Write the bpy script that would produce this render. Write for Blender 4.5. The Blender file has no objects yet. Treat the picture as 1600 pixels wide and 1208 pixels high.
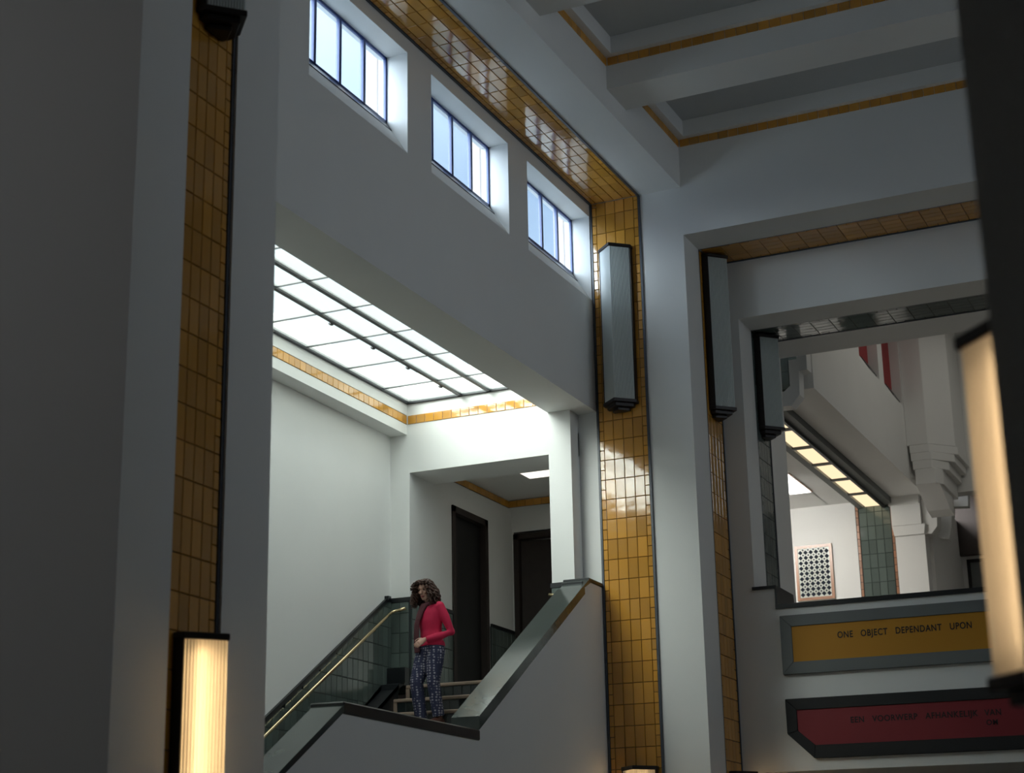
import bpy, bmesh, math, random
from mathutils import Vector, Matrix
R = random.Random(7)
S = bpy.context.scene
COL = S.collection

# ------------------------------------------------------------------ camera, sky, sun, lights, exposure
F, PX, PY = 2723.3, 652.8, 616.5
YAW, PITCH, ROLL = math.radians(27.401), math.radians(16.772), math.radians(-0.202)
cam = bpy.data.cameras.new('camera'); cam_o = bpy.data.objects.new('camera', cam); COL.objects.link(cam_o)
fwd = Vector((-math.sin(YAW) * math.cos(PITCH), math.cos(YAW) * math.cos(PITCH), math.sin(PITCH)))
rt = Vector((math.cos(YAW), math.sin(YAW), 0)); up = rt.cross(fwd)
r2 = rt * math.cos(ROLL) + up * math.sin(ROLL); u2 = -rt * math.sin(ROLL) + up * math.cos(ROLL)
cam_o.matrix_world = Matrix((r2, u2, -fwd)).transposed().to_4x4()
cam.sensor_fit = 'HORIZONTAL'; cam.sensor_width = 36.0; cam.lens = F / 1600 * 36
cam.shift_x = (800 - PX) / 1600; cam.shift_y = (PY - 604) / 1600
cam.clip_start = 0.05; cam.clip_end = 200
cam.dof.use_dof = True; cam.dof.focus_distance = 21.0; cam.dof.aperture_fstop = 2.0
S.camera = cam_o

W = bpy.data.worlds.new('sky'); S.world = W; W.use_nodes = True
nt = W.node_tree; nt.nodes.clear()
wo = nt.nodes.new('ShaderNodeOutputWorld'); bg = nt.nodes.new('ShaderNodeBackground')
tc = nt.nodes.new('ShaderNodeTexCoord'); sx = nt.nodes.new('ShaderNodeSeparateXYZ'); rp = nt.nodes.new('ShaderNodeValToRGB')
nt.links.new(tc.outputs['Generated'], sx.inputs[0]); nt.links.new(sx.outputs['Z'], rp.inputs[0])
rp.color_ramp.elements[0].position = 0.0; rp.color_ramp.elements[0].color = (0.055, 0.088, 0.165, 1)
rp.color_ramp.elements[1].position = 0.85; rp.color_ramp.elements[1].color = (1.25, 1.25, 1.21, 1)
e = rp.color_ramp.elements.new(0.40); e.color = (0.080, 0.107, 0.148, 1)
nt.links.new(rp.outputs[0], bg.inputs[0]); bg.inputs[1].default_value = 4.0
nt.links.new(bg.outputs[0], wo.inputs[0])

def light(name, kind, loc, d, energy, color, **k):
    l = bpy.data.lights.new(name, kind); l.energy = energy; l.color = color
    for a, v in k.items(): setattr(l, a, v)
    o = bpy.data.objects.new(name, l); o.location = loc
    o.rotation_euler = Vector(d).to_track_quat('-Z', 'Y').to_euler(); COL.objects.link(o); return o
light('sun', 'SUN', (-20, -10, 25), (0.36, 0.84, -0.31), 8.5, (1.0, 0.985, 0.965), angle=math.radians(38))
# fill lights added for the hall, at unseen openings in the opposite wall
for i, y in enumerate((12.0, 15.0, 18.0)):
    light('hall_fill_light', 'AREA', (3.15, y, 7.9), (-1, 0, -0.25), 16, (0.78, 0.89, 1.0), shape='RECTANGLE', size=2.0, size_y=1.4, spread=math.radians(110))
light('entrance_fill_light', 'AREA', (-9.5, 2.0, 6.4), (0, 1, -0.30), 24, (0.95, 0.97, 1.0), shape='RECTANGLE', size=4.0, size_y=3.0)  # added fill to lift the dark near walls, no source in view
light('gallery_fill_light', 'AREA', (-3.0, 27.0, 10.15), (0, 0, -1), 40, (1.0, 0.98, 0.89), shape='RECTANGLE', size=3.5, size_y=5.0)  # added overhead fill for the upper gallery walls, source not seen
S.view_settings.view_transform = 'Standard'; S.view_settings.look = 'None'
S.view_settings.gamma = 1.0; S.view_settings.use_curve_mapping = False
S.view_settings.exposure = 0.0
S.cycles.use_denoising = True
S.cycles.diffuse_bounces = 6; S.cycles.max_bounces = 14; S.cycles.transparent_max_bounces = 16

# ------------------------------------------------------------------ materials
def mat(name, col, rough=0.5, metal=0.0, noise=0.0, nscale=4.0, bump=0.0, bscale=40.0, spec=0.5):
    m = bpy.data.materials.new(name); m.use_nodes = True; n = m.node_tree.nodes; L = m.node_tree.links
    b = n['Principled BSDF']
    b.inputs['Base Color'].default_value = (*col, 1); b.inputs['Roughness'].default_value = rough
    b.inputs['Metallic'].default_value = metal; b.inputs['Specular IOR Level'].default_value = spec
    if noise or bump:
        t = n.new('ShaderNodeTexCoord')
    if noise:
        no = n.new('ShaderNodeTexNoise'); no.inputs['Scale'].default_value = nscale; no.inputs['Detail'].default_value = 4
        L.new(t.outputs['Object'], no.inputs['Vector'])
        mx = n.new('ShaderNodeMix'); mx.data_type = 'RGBA'
        mx.inputs['A'].default_value = (*[c * (1 - noise) for c in col], 1)
        mx.inputs['B'].default_value = (*[min(1, c * (1 + noise)) for c in col], 1)
        L.new(no.outputs['Fac'], mx.inputs['Factor']); L.new(mx.outputs['Result'], b.inputs['Base Color'])
    if bump:
        n2 = n.new('ShaderNodeTexNoise'); n2.inputs['Scale'].default_value = bscale; n2.inputs['Detail'].default_value = 3
        L.new(t.outputs['Object'], n2.inputs['Vector'])
        bp = n.new('ShaderNodeBump'); bp.inputs['Strength'].default_value = bump; bp.inputs['Distance'].default_value = 0.02
        L.new(n2.outputs['Fac'], bp.inputs['Height']); L.new(bp.outputs[0], b.inputs['Normal'])
    return m
def tilemat(name, col, var, rough=0.09):
    m = mat(name, col, rough, spec=0.75); n = m.node_tree.nodes; L = m.node_tree.links; b = n['Principled BSDF']
    oi = n.new('ShaderNodeObjectInfo'); h = n.new('ShaderNodeHueSaturation'); h.inputs['Color'].default_value = (*col, 1)
    mr = n.new('ShaderNodeMapRange'); mr.inputs['To Min'].default_value = 1 - var; mr.inputs['To Max'].default_value = 1 + var
    L.new(oi.outputs['Random'], mr.inputs['Value']); L.new(mr.outputs[0], h.inputs['Value']); L.new(h.outputs[0], b.inputs['Base Color'])
    t = n.new('ShaderNodeTexCoord'); no = n.new('ShaderNodeTexNoise'); no.inputs['Scale'].default_value = 9
    L.new(t.outputs['Object'], no.inputs['Vector'])
    bp = n.new('ShaderNodeBump'); bp.inputs['Strength'].default_value = 0.12; bp.inputs['Distance'].default_value = 0.01
    L.new(no.outputs['Fac'], bp.inputs['Height']); L.new(bp.outputs[0], b.inputs['Normal'])
    return m
def emit(name, col, strength):
    m = bpy.data.materials.new(name); m.use_nodes = True; n = m.node_tree.nodes; n.clear()
    o = n.new('ShaderNodeOutputMaterial'); e = n.new('ShaderNodeEmission')
    e.inputs[0].default_value = (*col, 1); e.inputs[1].default_value = strength
    m.node_tree.links.new(e.outputs[0], o.inputs[0]); return m
def frosted(name, col, clear, gloss=0.08, clearcol=(1, 1, 1)):
    m = bpy.data.materials.new(name); m.use_nodes = True; n = m.node_tree.nodes; n.clear(); L = m.node_tree.links
    o = n.new('ShaderNodeOutputMaterial'); tr = n.new('ShaderNodeBsdfTransparent'); tl = n.new('ShaderNodeBsdfTranslucent')
    gl = n.new('ShaderNodeBsdfGlossy'); gl.inputs['Roughness'].default_value = 0.15
    tr.inputs[0].default_value = (*clearcol, 1); tl.inputs[0].default_value = (*col, 1)
    a = n.new('ShaderNodeMixShader'); a.inputs[0].default_value = clear
    L.new(tl.outputs[0], a.inputs[1]); L.new(tr.outputs[0], a.inputs[2])
    c = n.new('ShaderNodeMixShader'); c.inputs[0].default_value = gloss
    L.new(a.outputs[0], c.inputs[1]); L.new(gl.outputs[0], c.inputs[2]); L.new(c.outputs[0], o.inputs[0]); return m
def lampglass(name, col, trans):
    m = bpy.data.materials.new(name); m.use_nodes = True; n = m.node_tree.nodes; n.clear(); L = m.node_tree.links
    o = n.new('ShaderNodeOutputMaterial'); d = n.new('ShaderNodeBsdfDiffuse'); tl = n.new('ShaderNodeBsdfTranslucent'); gl = n.new('ShaderNodeBsdfGlossy')
    d.inputs[0].default_value = (*col, 1); tl.inputs[0].default_value = (*col, 1); gl.inputs['Roughness'].default_value = 0.2
    a = n.new('ShaderNodeMixShader'); a.inputs[0].default_value = trans
    L.new(d.outputs[0], a.inputs[1]); L.new(tl.outputs[0], a.inputs[2])
    c = n.new('ShaderNodeMixShader'); c.inputs[0].default_value = 0.10
    L.new(a.outputs[0], c.inputs[1]); L.new(gl.outputs[0], c.inputs[2]); L.new(c.outputs[0], o.inputs[0]); return m

PLASTER = mat('white_plaster', (0.80, 0.80, 0.785), 0.75, noise=0.03, nscale=1.3, bump=0.05, bscale=60)
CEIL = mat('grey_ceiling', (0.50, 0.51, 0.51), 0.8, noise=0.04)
ORANGE = tilemat('ochre_glazed_tile', (0.60, 0.29, 0.045), 0.16)
GREEN = tilemat('dark_green_glazed_tile', (0.10, 0.128, 0.118), 0.15)
GROUT = mat('dark_grout', (0.06, 0.045, 0.035), 0.9)
GROUTG = mat('dark_green_grout', (0.03, 0.04, 0.04), 0.9)
SLATE = mat('slate_blue_border', (0.055, 0.065, 0.085), 0.35, noise=0.2, nscale=30)
STONE = mat('polished_dark_stone', (0.05, 0.062, 0.058), 0.13, noise=0.25, nscale=6)
BLACKSTONE = mat('black_stone', (0.012, 0.014, 0.016), 0.30)
BRONZE = mat('dark_bronze', (0.02, 0.015, 0.013), 0.4, metal=0.3)
BRASS = mat('polished_brass', (0.62, 0.50, 0.30), 0.25, metal=1.0)
STEEL = mat('dark_blue_steel', (0.02, 0.05, 0.20), 0.4)
BLACKBAR = mat('dark_glazing_bar', (0.02, 0.025, 0.03), 0.45)
FROST = frosted('frosted_window_glass', (0.72, 0.86, 1.0), 0.88, 0.03, (0.84, 0.93, 1.0))
SKYGLASS = frosted('frosted_skylight_glass', (0.90, 0.97, 0.94), 0.84, 0.04, (0.94, 0.99, 0.965))
DARKWOOD = mat('dark_brown_wood', (0.030, 0.020, 0.016), 0.6, noise=0.3, nscale=8)
BLACKDOOR = mat('black_door_panel', (0.006, 0.006, 0.006), 0.6)
TREAD = mat('brown_stone_tread', (0.30, 0.22, 0.17), 0.55, noise=0.15, nscale=14)
TREADTOP = mat('green_grey_tread_top', (0.10, 0.12, 0.11), 0.5)
BRICK = mat('pale_render', (0.40, 0.295, 0.225), 0.85, noise=0.12, nscale=6)
FLOORM = mat('stone_floor', (0.22, 0.20, 0.18), 0.35, noise=0.15, nscale=3)
LANDM = mat('pale_landing_stone', (0.50, 0.48, 0.44), 0.5, noise=0.1)
GLASS_OFF = lampglass('ribbed_glass', (0.78, 0.84, 0.83), 0.35)
GLASS_ON = lampglass('ribbed_glass_warm', (0.95, 0.90, 0.80), 0.8)
TUBE_ON = emit('lit_tube', (1.0, 0.68, 0.34), 10.0)
TUBE_DIM = emit('dim_lit_tube', (1.0, 0.70, 0.40), 5.2)
TUBE_OFF = mat('unlit_tube', (0.7, 0.7, 0.68), 0.4)
PANEL_WARM = emit('lit_ceiling_panel', (1.0, 0.92, 0.80), 1.6)
PANEL_TROUGH = emit('lit_trough_panel', (1.0, 0.80, 0.50), 1.15)
PANEL_DAY = emit('lit_daylight_panel', (1.0, 0.98, 0.92), 4.0)
GREYFR = mat('grey_painted_frame', (0.155, 0.168, 0.168), 0.6)
BLKFR = mat('black_painted_frame', (0.008, 0.008, 0.009), 0.6)
YELLOW = mat('yellow_painted_board', (0.52, 0.235, 0.006), 0.6)
REDP = mat('red_painted_board', (0.23, 0.012, 0.02), 0.55)
LETTER = mat('black_lettering', (0.012, 0.010, 0.010), 0.6)
LETTER2 = mat('dark_red_lettering', (0.014, 0.004, 0.005), 0.6)
REDWIN = mat('red_window_frame', (0.33, 0.015, 0.02), 0.5)
TERRA = tilemat('terracotta_edge_tile', (0.36, 0.17, 0.09), 0.2, 0.3)
GRILLE = mat('pale_tile_lattice', (0.62, 0.66, 0.60), 0.3)
NAVYTILE = mat('navy_lozenge_tile', (0.012, 0.018, 0.03), 0.6, spec=0.15)

# ------------------------------------------------------------------ builders
def link(o, parent=None):
    COL.objects.link(o)
    if parent: o.parent = parent
    return o
def tag(o, label=None, cat=None, kind=None, group=None):
    if label: o['label'] = label
    if cat: o['category'] = cat
    if kind: o['kind'] = kind
    if group: o['group'] = group
    return o
def thing(name, loc, label, cat, rz=0.0, kind=None, group=None):
    o = bpy.data.objects.new(name, None); o.empty_display_size = 0.1; o.location = loc; o.rotation_euler = (0, 0, rz)
    link(o); return tag(o, label, cat, kind, group)
def origin(p):
    v = Vector((0, 0, 0))
    while p is not None:
        v += p.location; p = p.parent
    return v
class MB:
    def __init__(s): s.v = []; s.f = []
    def add(s, vs, fs):
        b = len(s.v); s.v += [tuple(x) for x in vs]; s.f += [tuple(i + b for i in f) for f in fs]; return s
    def box(s, x0, x1, y0, y1, z0, z1):
        x0, x1 = sorted((x0, x1)); y0, y1 = sorted((y0, y1)); z0, z1 = sorted((z0, z1))
        return s.add([(x0, y0, z0), (x1, y0, z0), (x1, y1, z0), (x0, y1, z0), (x0, y0, z1), (x1, y0, z1), (x1, y1, z1), (x0, y1, z1)],
                     [(3, 2, 1, 0), (4, 5, 6, 7), (0, 1, 5, 4), (1, 2, 6, 5), (2, 3, 7, 6), (3, 0, 4, 7)])
    def prism(s, poly, axis, a0, a1):
        """poly = 2D outline; axis x: poly is (y,z); y: (x,z); z: (x,y)"""
        def P(p, a): return (a, p[0], p[1]) if axis == 'x' else (p[0], a, p[1]) if axis == 'y' else (p[0], p[1], a)
        n = len(poly); vs = [P(p, a0) for p in poly] + [P(p, a1) for p in poly]
        fs = [tuple(range(n - 1, -1, -1)), tuple(range(n, 2 * n))] + [(i, (i + 1) % n, n + (i + 1) % n, n + i) for i in range(n)]
        return s.add(vs, fs)
    def tube(s, pts, r, n=10, cap=True, lat=None):
        """pts: Vectors; r: float, list of floats, or list of (a,b) with lat = lateral axis"""
        pts = [Vector(p) for p in pts]; m = len(pts); vs = []; prev = None
        for i, p in enumerate(pts):
            t = (pts[min(i + 1, m - 1)] - pts[max(i - 1, 0)]).normalized()
            ref = Vector(lat) if lat is not None else (prev if prev is not None else (Vector((0, 0, 1)) if abs(t.z) < 0.9 else Vector((1, 0, 0))))
            A = (ref - t * ref.dot(t)).normalized(); B = t.cross(A); prev = A
            rr = r[i] if isinstance(r, (list, tuple)) else r
            ra, rb = rr if isinstance(rr, (list, tuple)) else (rr, rr)
            for k in range(n):
                a = 2 * math.pi * k / n; vs.append(p + A * (math.cos(a) * ra) + B * (math.sin(a) * rb))
        fs = [(i * n + k, i * n + (k + 1) % n, (i + 1) * n + (k + 1) % n, (i + 1) * n + k) for i in range(m - 1) for k in range(n)]
        if cap: fs += [tuple(range(n - 1, -1, -1)), tuple((m - 1) * n + k for k in range(n))]
        return s.add(vs, fs)
    def ball(s, c, r, n=12, m=8):
        c = Vector(c); rx, ry, rz = r if isinstance(r, (tuple, list)) else (r, r, r)
        vs = [c + Vector((0, 0, -rz))]
        for i in range(1, m):
            a = -math.pi / 2 + math.pi * i / m
            for k in range(n):
                b = 2 * math.pi * k / n
                vs.append(c + Vector((rx * math.cos(a) * math.cos(b), ry * math.cos(a) * math.sin(b), rz * math.sin(a))))
        vs.append(c + Vector((0, 0, rz))); T = len(vs) - 1
        fs = [(0, 1 + (k + 1) % n, 1 + k) for k in range(n)]
        for i in range(m - 2):
            fs += [(1 + i * n + k, 1 + i * n + (k + 1) % n, 1 + (i + 1) * n + (k + 1) % n, 1 + (i + 1) * n + k) for k in range(n)]
        fs += [(T, 1 + (m - 2) * n + k, 1 + (m - 2) * n + (k + 1) % n) for k in range(n)]
        return s.add(vs, fs)
    def mesh(s, name, m, off=(0, 0, 0), fix=True, smooth=False):
        me = bpy.data.meshes.new(name); o = Vector(off)
        me.from_pydata([tuple(Vector(v) - o) for v in s.v], [], s.f)
        if fix:
            b = bmesh.new(); b.from_mesh(me); bmesh.ops.recalc_face_normals(b, faces=b.faces); b.to_mesh(me); b.free()
        if smooth: me.polygons.foreach_set('use_smooth', [True] * len(me.polygons))
        me.materials.append(m); me.update(); return me
    def build(s, name, m, parent=None, bevel=0.0, smooth=False, local=False, fix=True):
        off = (0, 0, 0) if (parent is None or local) else origin(parent)
        me = s.mesh(name, m, off, fix, smooth)
        if bevel:
            b = bmesh.new(); b.from_mesh(me)
            bmesh.ops.bevel(b, geom=list(b.edges), offset=bevel, segments=1, affect='EDGES', profile=0.5); b.to_mesh(me); b.free()
        return link(bpy.data.objects.new(name, me), parent)
def struct(name, mb, m, label=None, cat=None):
    return tag(mb.build(name, m), label, cat, 'structure')

_tm = {}
def tile_mesh(w, h, m, t=0.014, ch=0.004, name='tile'):
    k = (round(w, 4), round(h, 4), m.name, t)
    if k in _tm: return _tm[k]
    a, b = w / 2, h / 2
    vs = [(-a, -b, 0), (a, -b, 0), (a, b, 0), (-a, b, 0), (-a, -b, t - ch), (a, -b, t - ch), (a, b, t - ch), (-a, b, t - ch),
          (-a + ch, -b + ch, t), (a - ch, -b + ch, t), (a - ch, b - ch, t), (-a + ch, b - ch, t)]
    fs = [(i, (i + 1) % 4, 4 + (i + 1) % 4, 4 + i) for i in range(4)] + [(4 + i, 4 + (i + 1) % 4, 8 + (i + 1) % 4, 8 + i) for i in range(4)] + [(8, 9, 10, 11)]
    me = bpy.data.meshes.new(name); me.from_pydata(vs, [], fs); me.materials.append(m); me.update(); _tm[k] = me; return me
def put_tile(parent, c, U, V, w, h, m, tilt=0.006, name='tile', t=0.014):
    U = Vector(U); V = Vector(V); N = U.cross(V)
    o = bpy.data.objects.new(name, tile_mesh(w, h, m, t)); link(o, parent)
    M = Matrix((U, V, N)).transposed().to_4x4()
    M = M @ Matrix.Rotation(R.uniform(-tilt, tilt), 4, 'X') @ Matrix.Rotation(R.uniform(-tilt, tilt), 4, 'Y')
    M.translation = Vector(c) - origin(parent) + N * R.uniform(-0.0008, 0.0008); o.matrix_local = M; return o
def clip(poly, a, b, c):   # keep a*x+b*y+c >= 0
    out = []
    for i in range(len(poly)):
        p, q = poly[i], poly[(i + 1) % len(poly)]; dp = a * p[0] + b * p[1] + c; dq = a * q[0] + b * q[1] + c
        if dp >= 0: out.append(p)
        if (dp >= 0) != (dq >= 0):
            t = dp / (dp - dq); out.append((p[0] + (q[0] - p[0]) * t, p[1] + (q[1] - p[1]) * t))
    return out
def tiled(parent, O, U, V, cols, length, m, start=0.0, joint=0.006, cuts=None, name='tile', vmin=0.0, tilt=0.006):
    """cols: (u0, u1, pitch, offset); grid along V from vmin to length; cuts = half planes in (u,v)"""
    O = Vector(O); U = Vector(U); V = Vector(V)
    for u0, u1, p, off in cols:
        k = math.floor((vmin - off) / p)
        while off + k * p < length - 1e-4:
            a, b = max(vmin, off + k * p), min(length, off + (k + 1) * p); k += 1
            if b - a < 0.03: continue
            w, h = u1 - u0 - joint, b - a - joint; cu, cv = (u0 + u1) / 2, (a + b) / 2
            if cuts:
                poly = [(u0 + joint / 2, a + joint / 2), (u1 - joint / 2, a + joint / 2), (u1 - joint / 2, b - joint / 2), (u0 + joint / 2, b - joint / 2)]; full = 4
                cl = poly
                for c in cuts:
                    cl = clip(cl, *c)
                    if len(cl) < 3: break
                if len(cl) < 3: continue
                ar = abs(sum(cl[i][0] * cl[(i + 1) % len(cl)][1] - cl[(i + 1) % len(cl)][0] * cl[i][1] for i in range(len(cl)))) / 2
                if ar < 0.002: continue
                if ar < w * h - 1e-5:
                    N = U.cross(V); mb = MB(); n = len(cl)
                    vs = [O + U * x + V * y for x, y in cl]; vs += [v + N * 0.014 for v in vs]
                    mb.add(vs, [tuple(range(n, 2 * n))] + [(i, (i + 1) % n, n + (i + 1) % n, n + i) for i in range(n)])
                    mb.build(name, m, parent); continue
            put_tile(parent, O + U * cu + V * cv, U, V, w, h, m, tilt, name)

# ------------------------------------------------------------------ key dimensions (eye height = 0)
FL = -1.6; TOP = 10.3
XL, XI, XW, XO, XP, X2 = -7.798, -8.365, -10.644, -10.357, -6.531, -6.249
B, C1 = 20.0, 19.736
XQ = -8.11; UP = 2.84; YE = 22.97

# ------------------------------------------------------------------ setting: shells
struct('floor', MB().box(-12.2, 6.2, -5, 34.4, FL - 0.2, FL), FLOORM, 'stone floor of the hall far below the view', 'floor')
m = MB().box(-8.2, 6.2, 8.4, 34.4, TOP, TOP + 0.2).box(-7.1, 6.2, -5, 8.6, 8.5, 8.7).box(-12.2, -7.1, -5, 8.6, 7.2, 7.4).box(-7.2, -7.1, -5, 8.6, 7.2, 8.7).box(-7.1, 6.2, 8.4, 8.55, 8.5, TOP + 0.2)
struct('ceiling_shell', m, PLASTER, 'roof slab above the hall', 'ceiling')
m = MB().box(-12.2, -12, -5, 34.4, FL, 7.4).box(-12, 6, -5.2, -5, FL, 8.7)
struct('wall_outer', m, PLASTER, 'outer walls behind the viewer', 'wall')
m = MB().box(6, 6.2, -5, 34.4, FL, TOP).box(-12.2, 6.2, 34.2, 34.4, FL, TOP)
struct('wall_right', m, PLASTER, 'far right outer wall of the hall', 'wall')

# clerestory wall with its lintel over the stairs
wins = [(12.82, 14.83), (15.385, 17.395), (17.95, 19.96)]
m = MB(); ys = [10.29] + [v for w in wins for v in w] + [B + 0.02]
for i in range(0, len(ys), 2): m.box(-8.15, XL, ys[i], ys[i + 1], 7.0, 9.06)
for a, b in wins:
    m.prism([(XL, 7.0), (XL, 7.69), (-8.05, 8.08), (-8.15, 8.08), (-8.15, 7.0)], 'y', a, b).box(-8.15, XL, a, b, 8.86, 9.06)
m.box(XI, XL, 10.29, C1, 6.19, 7.0).box(-8.06, XL, C1, B + 0.02, 6.19, 7.0)
struct('wall_left', m, PLASTER, 'white clerestory wall with three windows above the stair opening', 'wall')

# soffit beam of the left portal, hall ceiling with coffers
m = MB().box(-7.1, -6.54, 10.2, B + 0.6, 9.04, TOP).box(-8.2, -7.1, 10.2, B + 0.6, 9.055, 9.5)
struct('ceiling_beam', m, PLASTER, 'white beam along the left side of the hall ceiling', 'ceiling')
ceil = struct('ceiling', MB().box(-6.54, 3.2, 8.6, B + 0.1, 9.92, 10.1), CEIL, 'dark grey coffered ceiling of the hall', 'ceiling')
cross = [(17.453, 18.07), (14.886, 15.5), (12.32, 12.93)]
for a, b in cross:
    MB().box(-6.56, 3.2, a, b, 9.30, 9.93).build('beam', PLASTER, ceil)
MB().box(-6.54, -6.44, 8.6, B, 9.70, 9.93).build('coffer_border', PLASTER, ceil)
for a, b in ((18.07, B), (15.5, 17.453)):
    MB().box(-6.44, 3.2, b - 0.09, b, 9.70, 9.93).build('coffer_border', PLASTER, ceil)
    for y0, y1 in ((a, b),):
        n = int((y1 - y0) / 0.13)
        for k in range(n):
            put_tile(ceil, (-6.545, y0 + 0.065 + k * (y1 - y0) / n, 9.65), (0, 1, 0), (0, 0, 1), (y1 - y0) / n - 0.006, 0.1, ORANGE)
        for k in range(34):
            put_tile(ceil, (-6.52 + 0.065 + k * 0.13, y1 + 0.004, 9.65), (1, 0, 0), (0, 0, 1), 0.124, 0.1, ORANGE)

# near left pier (front of the near portal)
m = MB().box(-7.1, XP, 8.555, 9.127, FL, TOP).box(-7.1, XP - 0.05, 9.1, 9.75, FL, TOP).box(-7.1, XP, 9.72, 10.29, FL, TOP).box(-12, -7.1, 8.555, 8.9, FL, 7.4)
m.box(XP, 6, 8.555, 9.127, 8.378, TOP).box(XP, 6, 9.1, 9.75, 8.42, TOP).box(XP, 6, 9.72, 10.29, 8.378, TOP)
m.box(-8.2, -7.1, 10.0, 10.29, 6.0, TOP).box(-12, -7.1, 10.0, 10.29, FL, 7.0)
struct('wall_front', m, PLASTER, 'dark near wall and white pier at the left edge of view', 'wall')
# near right pier
m = MB().box(-0.668, 2.4, 4.6, 5.17, FL, 8.6).box(-0.62, 2.4, 5.1, 5.85, FL, 8.6).box(-0.668, 2.4, 5.8, 6.37, FL, 8.6)
struct('wall_near_right', m, PLASTER, 'dark blurred pier at the right edge of view', 'wall')

# back wall: nested portal
m = MB().box(-7.1, XP, B, 20.58, FL, TOP).box(XP, 3.2, B, 20.58, 8.378, TOP)
m.box(-8.1, -7.0, B + 0.03, 20.6, 6.9, TOP).box(-7.85, -7.0, B + 0.01, 20.6, FL, 9.2)
m.box(-7.1, XP - 0.03, 20.5, 21.3, FL, TOP).box(XP - 0.1, 3.2, 20.5, 21.3, 8.41, TOP)
m.box(-7.1, X2, 21.26, 21.81, FL, TOP).box(X2, 3.2, 21.26, 21.81, 7.585, TOP)
m.box(-7.1, X2 - 0.03, 21.8, 22.5, FL, TOP).box(X2 - 0.1, 3.2, 21.8, 22.5, 7.615, TOP)
m.box(-7.1, X2, 22.46, 23.2, FL, TOP).box(X2, 3.2, 22.46, 23.2, 7.585, TOP)
struct('wall_back', m, PLASTER, 'white pillar and stepped portal at the far end of the hall', 'wall')
m = MB().box(X2, 3.2, 21.26, 23.1, 1.71, 3.70).box(X2, -5.99, 21.26, 22.0, 3.70, 3.96)
struct('wall_balcony', m, PLASTER, 'white balcony wall carrying the two painted signs', 'wall')
m = MB().box(-5.99, 3.2, 21.235, 21.75, 3.70, 3.757).box(-6.275, -5.965, 21.235, 22.03, 3.96, 4.0).box(-5.99, -5.962, 21.245, 22.03, 3.757, 3.96)
struct('trim_1', m, BLACKSTONE, 'black stone coping along the top of the balcony wall', 'coping')
# opposite side of the hall
m = MB().box(2.6, 3.2, 10.29, B, 9.0, TOP).box(3.25, 3.4, 8.5, 32, FL, 7.0).box(3.25, 3.4, 8.5, 32, 8.8, TOP)
for a, b in ((8.5, 10.9), (13.1, 13.9), (16.1, 16.9), (19.1, 32)): m.box(3.25, 3.4, a, b, 7.0, 8.8)
struct('wall_side', m, PLASTER, 'right side wall of the hall outside the view', 'wall')

# ------------------------------------------------------------------ glazed tile strips
def strip(name, O, U, V, width, length, tile_m, grout_m, label, cols=None, border=True, row=0.255, off=0.0, vmin=0.0):
    """recessed strip of glazed tile; O corner, U width dir, V length dir, N=UxV outward"""
    O = Vector(O); U = Vector(U); V = Vector(V); N = U.cross(V)
    mb = MB()
    vs = [O + U * a + V * b + N * c for c in (-0.02, 0.0) for a, b in ((0, vmin), (width, vmin), (width, length), (0, length))]
    mb.add(vs, [(3, 2, 1, 0), (4, 5, 6, 7), (0, 1, 5, 4), (1, 2, 6, 5), (2, 3, 7, 6), (3, 0, 4, 7)])
    root = struct(name, mb, grout_m, label, 'tile strip')
    bw = 0.028 if border else 0.0
    if border:
        for a in (0, width - bw):
            b2 = MB(); vs = [O + U * x + V * y + N * c for c in (0.0, 0.022) for x, y in ((a, vmin), (a + bw, vmin), (a + bw, length), (a, length))]
            b2.add(vs, [(3, 2, 1, 0), (4, 5, 6, 7), (0, 1, 5, 4), (1, 2, 6, 5), (2, 3, 7, 6), (3, 0, 4, 7)])
            b2.build('border_strip', SLATE, root)
    if cols is None:
        nw = 0.062; tw = (width - 2 * bw - 2 * nw) / 4
        cols = [(bw, bw + nw, row / 2, off)] + [(bw + nw + i * tw, bw + nw + (i + 1) * tw, row, off) for i in range(4)] + [(width - bw - nw, width - bw, row / 2, off)]
    tiled(root, O, U, V, cols, length, tile_m, vmin=vmin)
    return root
strip('trim_2', (-7.795, B - 0.004, FL), (1, 0, 0), (0, 0, 1), 0.70, 9.033 - FL, ORANGE, GROUT,
      'tall ochre glazed tile strip beside the white corner pillar', off=(1.967 - FL) % 0.255, vmin=2.4)
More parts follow.
